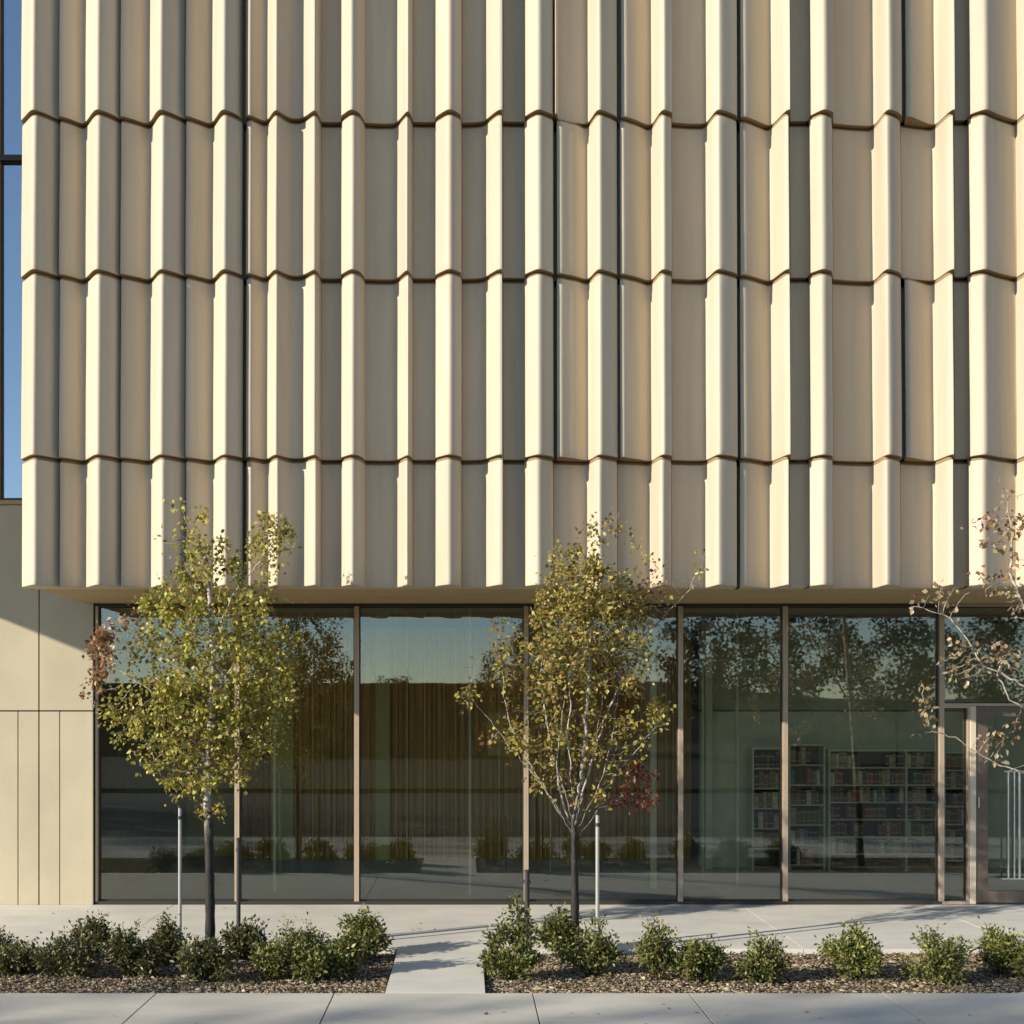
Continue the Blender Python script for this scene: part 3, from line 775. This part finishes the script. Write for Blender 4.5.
TD = 11.15
young_tree('slender young tree with yellow green crown and russet leaves on its left', [(210, 953), (210, 900), (209, 840), (207, 800), (210, 740), (213, 680), (212, 620), (206, 560)], TD, [
    (212, 640, 80, 76, 0, 420, 0.5, OLIVE, 3.4), (196, 728, 82, 70, 0, 350, 0.5, OLIVE, 3.6), (260, 670, 46, 66, 0.1, 210, 0.4, OLIVE, 3.4),
    (205, 570, 42, 32, 0, 90, 0.3, OLIVE, 3.2), (187, 528, 12, 28, 0, 28, 0.12, OLIVE, 2.4), (200, 512, 7, 14, 0, 9, 0.08, OLIVE, 1.8), (222, 548, 12, 22, 0.1, 22, 0.12, OLIVE, 2.8),
    (268, 545, 22, 34, 0.1, 70, 0.2, OLIVE, 3.6), (286, 535, 9, 26, 0.1, 30, 0.1, OLIVE, 3.4), (160, 520, 12, 34, 0, 12, 0.1, OLIVE, 1.0),
    (100, 655, 17, 34, 0, 64, 0.15, RUSSET, 6.5), (92, 690, 11, 20, 0, 16, 0.1, RUSSET, 3.0), (122, 632, 22, 20, 0, 26, 0.15, RUSSET, 3.0), (145, 650, 30, 36, 0, 60, 0.3, AMBER, 2.6),
    (125, 715, 26, 28, 0, 44, 0.2, OLIVE, 3.0), (296, 608, 7, 10, 0.1, 10, 0.08, RUSSET, 3.4), (294, 655, 10, 28, 0.1, 26, 0.12, OLIVE, 3.2),
    (268, 722, 22, 16, 0, 26, 0.2, YELLOW, 3.0), (178, 775, 26, 32, 0, 60, 0.2, OLIVE, 3.4), (205, 805, 26, 12, 0, 22, 0.15, YELLOW, 3.0), (235, 770, 24, 20, 0, 24, 0.2, YELLOW, 2.4)],
    0.047, 812, 0.044, leafmul=3.2, stems=[[(0, 752), (230, 725, 0.05), (262, 708, 0.1), (285, 685, 0.1)], [(0, 700), (232, 668, 0.0), (250, 655, 0.0)], [(0, 690), (190, 660, 0), (170, 625, 0.1), (150, 600, 0.1)], [(0, 770), (185, 720, 0), (150, 690, 0.0), (120, 670, 0)], [(0, 640), (235, 590, 0), (262, 560, 0)]])
young_tree('young tree with many pale upright stems and amber crown in right bed', [(574, 953), (575, 900), (574, 850), (574, 815)], TD, [
    (588, 618, 62, 58, 0, 330, 0.5, AMBER, 4.6), (580, 580, 42, 40, 0, 120, 0.35, AMBER, 4.2), (560, 660, 62, 42, 0, 170, 0.45, AMBER, 3.4), (625, 655, 40, 46, 0, 100, 0.4, AMBER, 3.0),
    (598, 535, 13, 26, 0, 26, 0.1, AMBER, 3.4), (610, 512, 5, 8, 0, 5, 0.05, AMBER, 2.0), (550, 555, 10, 14, 0, 14, 0.1, AMBER, 3.2), (636, 570, 12, 14, 0.1, 16, 0.1, OLIVE, 2.0), (652, 588, 12, 12, 0.1, 14, 0.1, RUSSET, 2.0), (628, 597, 24, 18, 0, 26, 0.2, AMBER, 3.0),
    (500, 645, 18, 30, 0, 30, 0.2, AMBER, 2.6), (466, 695, 14, 14, 0, 12, 0.1, AMBER, 2.6), (478, 668, 10, 22, 0, 10, 0.1, AMBER, 1.5),
    (540, 730, 52, 42, 0, 90, 0.4, YELLOW, 1.9), (600, 745, 52, 48, 0, 90, 0.4, YELLOW, 1.7), (575, 790, 40, 22, 0, 40, 0.3, YELLOW, 1.6), (655, 705, 14, 18, 0, 18, 0.12, YELLOW, 3.0), (540, 745, 16, 10, 0, 12, 0.15, YELLOW, 4.0), (645, 730, 20, 16, 0, 16, 0.2, YELLOW, 2.2),
    (548, 785, 24, 18, 0, 18, 0.2, YELLOW, 2.2), (486, 745, 7, 8, 0, 7, 0.06, RUSSET, 2.5), (635, 798, 26, 12, 0.1, 46, 0.15, RED, 4.2), (645, 780, 14, 12, 0.1, 16, 0.1, RED, 3.0), (585, 800, 20, 14, 0, 16, 0.15, AMBER, 2.2),
    (700, 560, 6, 14, 0.1, 12, 0.06, OLIVE, 2.4), (712, 572, 5, 8, 0.1, 4, 0.04, RUSSET, 1.6), (670, 600, 22, 14, 0.1, 9, 0.1, AMBER, 0.8)],
    0.048, 816, 0.043, leafmul=3.0, kill=0.085, stems=[
        [(0, 840), (560, 790, 0.05), (548, 730, 0.1), (540, 670, 0.1)], [(0, 830), (583, 760, -0.05), (588, 690, -0.1), (592, 620, 0)], [(0, 835), (598, 790, 0), (612, 740, 0.05), (622, 670, 0.1)],
        [(0, 825), (605, 790, 0.1), (640, 745, 0.15), (668, 712, 0.15)], [(0, 835), (540, 780, 0), (515, 740, 0), (502, 690, 0.0)], [(0, 820), (568, 740, -0.2), (572, 660, -0.2)],
        [(0, 828), (592, 760, 0.25), (604, 690, 0.25)], [(0, 845), (600, 808, 0), (630, 800, 0.1)], [(0, 826), (556, 760, -0.2), (566, 690, -0.2)], [(0, 832), (530, 770, 0.1), (490, 722, 0.1), (470, 698, 0.05)], [(0, 822), (604, 720, 0.2), (640, 640, 0.1), (690, 590, 0.1)]])
young_tree('nearly bare tree with pale forked branches reaching in from the right edge', [(1092, 953), (1090, 880), (1086, 800), (1080, 720), (1072, 640), (1066, 560)], 10.9, [
    (908, 606, 8, 6, 0, 6, 0.04, DRY, 2.0), (925, 603, 16, 10, 0, 10, 0.08, DRY, 1.4), (950, 592, 20, 14, 0, 16, 0.1, DRY, 1.3), (985, 590, 14, 14, 0, 10, 0.1, DRY, 1.3), (960, 665, 22, 22, 0, 34, 0.15, DRY, 2.2), (1000, 655, 22, 24, 0, 30, 0.15, DRY, 2.4), (1015, 690, 14, 14, 0, 12, 0.1, DRY, 1.8),
    (1008, 600, 18, 24, 0, 26, 0.15, DRY, 1.6), (1010, 530, 14, 24, 0, 26, 0.12, DRY, 2.4), (1006, 500, 10, 20, 0, 9, 0.1, DRY, 1.2), (974, 545, 5, 30, 0, 8, 0.05, RUSSET, 1.6), (1020, 570, 10, 20, 0, 14, 0.1, RUSSET, 2.0),
    (926, 716, 8, 8, 0, 16, 0.06, DRY, 4.0), (935, 733, 16, 7, 0, 18, 0.06, DRY, 3.4), (922, 685, 6, 10, 0, 6, 0.05, RUSSET, 1.2), (990, 742, 14, 10, 0, 14, 0.1, DRY, 3.0), (1012, 728, 14, 10, 0, 10, 0.1, DRY, 2.0), (1010, 772, 14, 8, 0, 12, 0.1, DRY, 2.0),
    (1060, 560, 40, 80, 0, 60, 0.4, DRY, 1.4), (1080, 680, 40, 60, 0.2, 40, 0.4, DRY, 1.4)],
    0.060, 820, 0.052, kill=0.07, infl=0.7, step=0.05, rtip=0.0026, leafmul=1.5, stems=[
        [(0, 740), (1030, 690, 0), (1000, 672, 0), (985, 668, 0), (968, 640, 0), (950, 618, 0), (930, 610, 0), (912, 606, 0)], [(0, 790), (1030, 775, 0), (1000, 765, 0), (972, 750, 0), (955, 738, 0), (932, 732, 0)],
        [(0, 700), (1030, 620, 0), (1012, 580, 0), (1012, 530, 0), (1006, 490, 0)], [(0, 800), (1040, 760, 0), (1010, 770, 0)], [(0, 745), (1035, 712, 0), (1010, 700, 0), (996, 674, 0), (1004, 655, 0)]])

# stakes
def stake(px, ptop, pbot, d, r, mat, label):
    b = at(px, pbot, d)
    o = empty('tree_stake', (b.x, b.y, ZG)); tag(o, label, 'stake', 'stakes beside the young trees')
    h = sz(ptop, d) - ZG
    q = MB(); q.tube([(0, 0, -0.1), (0, 0, h)], [r, r * 0.94], 10); q.build('post', mat, o)
    q = MB(); q.tube([(0, 0, h), (0, 0, h + 0.012), (0, 0, h + 0.02)], [r * 1.12, r * 1.12, r * 0.6], 10); q.build('cap', M['stake_dark'], o)
    t = MB(); t.tube([(0, 0, h - 0.10), (0, 0, h - 0.07)], [r * 1.25, r * 1.25], 10); t.build('tie', M['stake_dark'], o)
stake(180, 808, 953, 11.1, 0.016, M['stake_pale'], 'slim pale metal stake left of the left tree trunk')
stake(238.5, 840, 953, 11.1, 0.019, M['stake_dark'], 'slim dark stake right of the left tree trunk')
stake(527, 872, 953, 11.1, 0.024, M['stake_dark'], 'short dark stake left of the many stemmed tree')
stake(597.5, 815, 953, 11.1, 0.018, M['stake_pale'], 'pale metal stake right of the many stemmed tree trunk')

# shrubs
GREEN = [((0.13, 0.145, 0.032), 4), ((0.19, 0.195, 0.048), 4), ((0.075, 0.09, 0.025), 3), ((0.28, 0.26, 0.08), 1.8), ((0.22, 0.14, 0.05), 0.8)]
DULL = [((0.105, 0.108, 0.034), 4), ((0.15, 0.145, 0.048), 4), ((0.062, 0.068, 0.026), 3), ((0.22, 0.19, 0.08), 1.6), ((0.18, 0.12, 0.055), 1)]
FRESH = [((0.17, 0.19, 0.042), 4), ((0.24, 0.245, 0.06), 4), ((0.095, 0.115, 0.03), 2.5), ((0.34, 0.31, 0.09), 1.8), ((0.22, 0.14, 0.06), 0.5)]
def shrub(px, pbase, wpx, hpx, label, pal, n=3000, ls=0.038):
    pbase += 2.5
    d = gd(pbase, ZG)
    b = at(px, pbase, d); b.z = ZG
    o = empty('shrub', b); tag(o, label, 'shrub', 'low shrubs in the planting beds')
    w, h = wpx / F * d / 2 * 1.0, hpx / F * d * 0.80
    mb = MB(); tips = []
    lop, la = rng.uniform(0.05, 0.28), rng.uniform(0, 2 * math.pi); n = int(n * rng.uniform(0.72, 1.05)); ls = ls * rng.uniform(0.85, 1.15)
    ns = int(rng.integers(15, 22))
    for k in range(ns):
        a = rng.uniform(0, 2 * math.pi); s = math.sqrt(rng.uniform(0.0, 1)) * 0.95
        hh = h * (1.05 - 0.55 * s ** 2) * rng.uniform(0.55, 1.05) * (1 + lop * math.cos(a - la)) * (1.22 if rng.random() < 0.12 else 1)
        e = Vector((math.cos(a) * w * s, math.sin(a) * w * 0.85 * s, hh))
        m = Vector((e.x * 0.42, e.y * 0.42, hh * 0.5)) + Vector(rng.normal(0, 0.015, 3))
        st = Vector((e.x * 0.12, e.y * 0.12, -0.01))
        mb.tube([st, m, e], [0.005, 0.0035, 0.0015], 4, cap=False)
        tips.append((st, m, e))
        for _ in range(5):
            t = rng.uniform(0.35, 0.95); p = m.lerp(e, t); q = p + Vector(rng.normal(0, 1, 3)).normalized() * rng.uniform(0.05, 0.11) + Vector((0, 0, 0.05))
            q.z = max(q.z, 0.03)
            mb.tube([p, q], [0.002, 0.001], 3, cap=False); tips.append((p, p.lerp(q, 0.5), q))
    mb.build('stem', M['bark_dark'], o)
    ti = rng.integers(0, len(tips), n); t = rng.uniform(0.06, 1.0, n) ** 0.85
    T = np.array([[list(v) for v in tp] for tp in tips])[ti]
    t_ = t[:, None]
    P = (1 - t_) ** 2 * T[:, 0] + 2 * t_ * (1 - t_) * T[:, 1] + t_ ** 2 * T[:, 2]
    off = rng.normal(0, 0.026, (n, 3)); P = P + off
    Dv = (T[:, 2] - T[:, 0]) * 2 + rng.normal(0, 0.28, (n, 3)) + off * 8
    P[:, 2] = np.maximum(P[:, 2], 0.012)
    leaves('foliage', P, Dv, ls * rng.uniform(0.6, 1.3, n), palette(n, pal), M['shrubleaf'], o, 0.5)
SH = [
 (-12, 962, 50, 34, 'dull low shrub cut by the left edge behind the far left mulch', DULL), (14, 972, 58, 28, 'flat dull green shrub lowest at the left edge of the picture', DULL),
 (95, 957, 54, 42, 'upright shrub second row, standing alone behind the leftmost low shrubs', DULL), (62, 976, 70, 42, 'wide dull shrub in front of the upright one at left', DULL),
 (133, 974, 54, 42, 'dull shrub to the left of the pale metal stake, front row', DULL), (163, 962, 46, 46, 'taller shrub just left of the pale stake, back row', DULL),
 (206, 980, 56, 40, 'shrub in front of the left tree trunk', DULL), (241, 958, 52, 38, 'shrub around the foot of the dark stake', DULL),
 (268, 979, 52, 46, 'shrub right of the left tree, front row', GREEN), (304, 966, 66, 52, 'broad shrub midway between left tree and bed corner', GREEN), (312, 980, 50, 40, 'small front shrub below the broad one', GREEN),
 (366, 958, 62, 50, 'tall bushy shrub at the back right corner of the left bed', GREEN), (350, 976, 56, 52, 'bushy shrub at the front right corner of the left bed', GREEN),
 (513, 978, 62, 66, 'large shrub at the left corner of the right bed by the dark stake', GREEN), (563, 955, 40, 42, 'small shrub behind and left of the many stemmed trunk', GREEN), (592, 975, 66, 56, 'round shrub in front of the many stemmed tree', GREEN),
 (656, 978, 52, 66, 'tall narrow shrub right of the many stemmed tree', GREEN), (703, 980, 50, 48, 'shrub touching the right side of the tall narrow shrub', GREEN),
 (759, 981, 58, 50, 'shrub below the mullion left of the bookcase pane', GREEN), (855, 978, 68, 56, 'pale green spiky shrub below the wide bookcase', FRESH), (937, 981, 66, 54, 'pale green spiky shrub left of the door', FRESH),
 (1000, 974, 44, 46, 'pale green shrub in front of the door', FRESH), (1036, 978, 50, 44, 'pale green shrub cut by the right edge', FRESH)]
for s in SH: shrub(*s)

# a few leaves blown onto the paving
nf = 70
Pf = np.stack([rng.uniform(-4.5, 5.5, nf), np.where(rng.random(nf) < 0.6, rng.uniform(yB + 0.05, -0.1, nf), rng.uniform(yF - 1.0, yF - 0.05, nf)), np.full(nf, 0.006)], 1)
Df = np.concatenate([rng.normal(0, 1, (nf, 2)), rng.normal(0, 0.08, (nf, 1))], 1)
fl = leaves('fallen_leaves', Pf, Df, 0.034 * rng.uniform(0.6, 1.2, nf), palette(nf, RUSSET), M['leaf'], None, 0.6, 0.12)
tag(fl, 'dry brown leaves scattered over the pale paving', 'leaves', kind='stuff')

# ------------------------------------------------------------------ ACROSS THE STREET (seen in the glass, throws the street's shade)
def far_tree(x, y, h, w, label, pal, n=5200, ls=0.15, z0=0.28, name='street_tree', group='trees across the street', sparse=0.8):
    o = empty(name, (x, y, -0.02)); tag(o, label, 'tree', group)
    na = 130
    q = rng.normal(size=(na, 3)); q /= np.linalg.norm(q, axis=1, keepdims=True); q *= rng.uniform(0.2, 1, (na, 1)) ** 0.5
    A = np.stack([q[:, 0] * w / 2, q[:, 1] * w / 2, h * (z0 + 1) / 2 + q[:, 2] * h * (1 - z0) / 2], 1)
    path = [np.array((0, 0, z)) for z in np.linspace(0, h * (z0 + 0.12), 8)]
    nd, pr = grow(path, [-1] + list(range(7)), A, h * 0.045, h, h * 0.06, iters=60)
    mb, rad, ch = skeleton_mesh(nd, pr, 0.012, 2.3, h * 0.022, 6)
    mb.build('trunk', M['bark_dark'], o, smooth=True)
    ids = np.where(rad < 0.05)[0]; ids = rng.choice(ids, n)
    P = nd[ids] + rng.normal(0, 0.055 * w * sparse, (n, 3))
    leaves('crown', P, rng.normal(0, 1, (n, 3)), ls * rng.uniform(0.6, 1.4, n), palette(n, pal), M['farleaf'], o, 0.8)
FARC = [((0.10, 0.085, 0.03), 3), ((0.15, 0.10, 0.035), 3), ((0.07, 0.07, 0.025), 3), ((0.17, 0.085, 0.03), 1)]
for i, (x, y, h, w, l) in enumerate([(10.3, -40, 6.9, 5, 'brown tree across the street, reflected beside the bookcase pane'), (14.5, -41, 7.6, 6, 'tall brown tree across the street, reflected above the bookcases'), (18.5, -40, 6.9, 5.5, 'brown tree across the street, reflected by the door'),
                                     (23.5, -42, 7.4, 6, 'brown tree across the street, right of the door reflection'), (6.6, -46, 5.2, 4, 'small brown tree across the street, reflected behind the amber tree'), (28.5, -41, 7.0, 6, 'brown tree across the street, far right')]):
    far_tree(x, y, h, w, l, FARC)
for x, y, h, w_, l in ((-11, -63, 5.6, 4.2, 'small brown tree behind the left end of the low brick building'), (-4.5, -64, 5.0, 3.6, 'small brown tree behind the middle of the low brick building'), (2.5, -63, 5.9, 4.4, 'small brown tree behind the right end of the low brick building')):
    far_tree(x, y, h, w_, l, FARC, 1500, 0.16)
# far wood and low hill
def hill():
    m_ = MB(); n = 60
    vs, fs = [], []
    for i in range(n + 1):
        x = -140 + 280 * i / n
        t = 4.0 + 1.1 * math.sin(x * 0.05 + 1) + 0.6 * math.sin(x * 0.13)
        vs += [(x, -80, -0.3), (x, -92, t * 0.6), (x, -110, t), (x, -140, t * 0.9), (x, -170, -0.3)]
    for i in range(n):
        for k in range(4): fs.append((i * 5 + k, i * 5 + k + 1, (i + 1) * 5 + k + 1, (i + 1) * 5 + k))
    m_.add(vs, fs); tag(m_.build('hill', M['lawn'], smooth=True), kind='structure')
hill()
# low brick building across the street
lb = empty('low_brick_building', (-6.5, -52, -0.02)); tag(lb, 'low brown brick building across the street, reflected in the left panes', 'building')
q = MB(); q.box((-16, 0, 0), (9.6, -9, 3.55)); q.build('wall', M['brick'], lb)
q = MB(); q.box((-16.3, 0.3, 3.55), (9.9, -9.3, 3.8)); q.build('roof', M['joint'], lb)
for i in range(7):
    q = MB(); q.box((-14.5 + i * 3.3, 0.03, 1.0), (-13.0 + i * 3.3, -0.1, 2.6)); w = q.build('window', M['bronze'], lb)
    q = MB(); q.box((-14.42 + i * 3.3, 0.04, 1.08), (-13.08 + i * 3.3, 0.031, 2.52)); q.build('pane', M['joint'], w)
q = MB(); q.box((7.6, 0.04, 0), (8.7, -0.1, 2.3)); q.build('door', M['olive'], lb)

# tall trees across the street to the left: their broken shade falls on the front pavement
TALL = [((0.09, 0.08, 0.03), 3), ((0.13, 0.10, 0.035), 3), ((0.06, 0.065, 0.022), 3)]
for i, (x, y, h, w, l) in enumerate([(-39.5, -25.6, 15.6, 7.5, 'tall street tree, leftmost of the tall row across the street'), (-33.2, -26.0, 15.4, 7.0, 'tall street tree, middle of the tall row across the street'), (-27.2, -25.8, 15.2, 7.0, 'tall street tree, rightmost of the tall row across the street')]):
    far_tree(x, y, h, w, l, TALL, 1300, 0.30, 0.35, 'tall_street_tree', 'tall trees in the row across the street', 1.1)

# ------------------------------------------------------------------ LIGHT
w = bpy.data.worlds.new('World'); scn.world = w; w.use_nodes = True
nt = w.node_tree
bg = nt.nodes['Background']
sky = nt.nodes.new('ShaderNodeTexSky'); sky.sky_type = 'NISHITA'; sky.sun_disc = False
sd = -SUN
sky.sun_elevation = math.asin(sd.z)
sky.sun_rotation = math.atan2(sd.x, sd.y)
sky.altitude = 800; sky.air_density = 0.85; sky.dust_density = 0.0; sky.ozone_density = 1.3
nt.links.new(sky.outputs[0], bg.inputs[0]); bg.inputs[1].default_value = 0.135
sl = bpy.data.lights.new('sun', 'SUN'); sl.energy = 4.6; sl.angle = R(0.5); sl.color = (1.0, 0.925, 0.80)
so = bpy.data.objects.new('sun', sl); COL.objects.link(so); so.rotation_euler = SUN.to_track_quat('-Z', 'Y').to_euler(); so.location = (-20, -20, 15)

# ------------------------------------------------------------------ CAMERA
cam = bpy.data.cameras.new('camera'); cam.sensor_width = 36; cam.lens = 36 * F / 1024
cam.shift_x = (512 - VX) / 1024; cam.shift_y = (VY - 512) / 1024
cam.clip_start = 0.1; cam.clip_end = 1500
co = bpy.data.objects.new('camera', cam); COL.objects.link(co)
co.location = (0, -CAMD, CAMZ); co.rotation_euler = (R(90), 0, 0)
scn.camera = co
vs_ = scn.view_settings; vs_.view_transform = 'Standard'; vs_.look = 'None'; vs_.gamma = 1; vs_.use_curve_mapping = False; vs_.exposure = 0.5
scn.cycles.use_denoising = True
scn.cycles.max_bounces = 10; scn.cycles.transparent_max_bounces = 16; scn.cycles.diffuse_bounces = 5; scn.cycles.glossy_bounces = 5
scn.cycles.sample_clamp_indirect = 8
scn.cycles.caustics_reflective = False
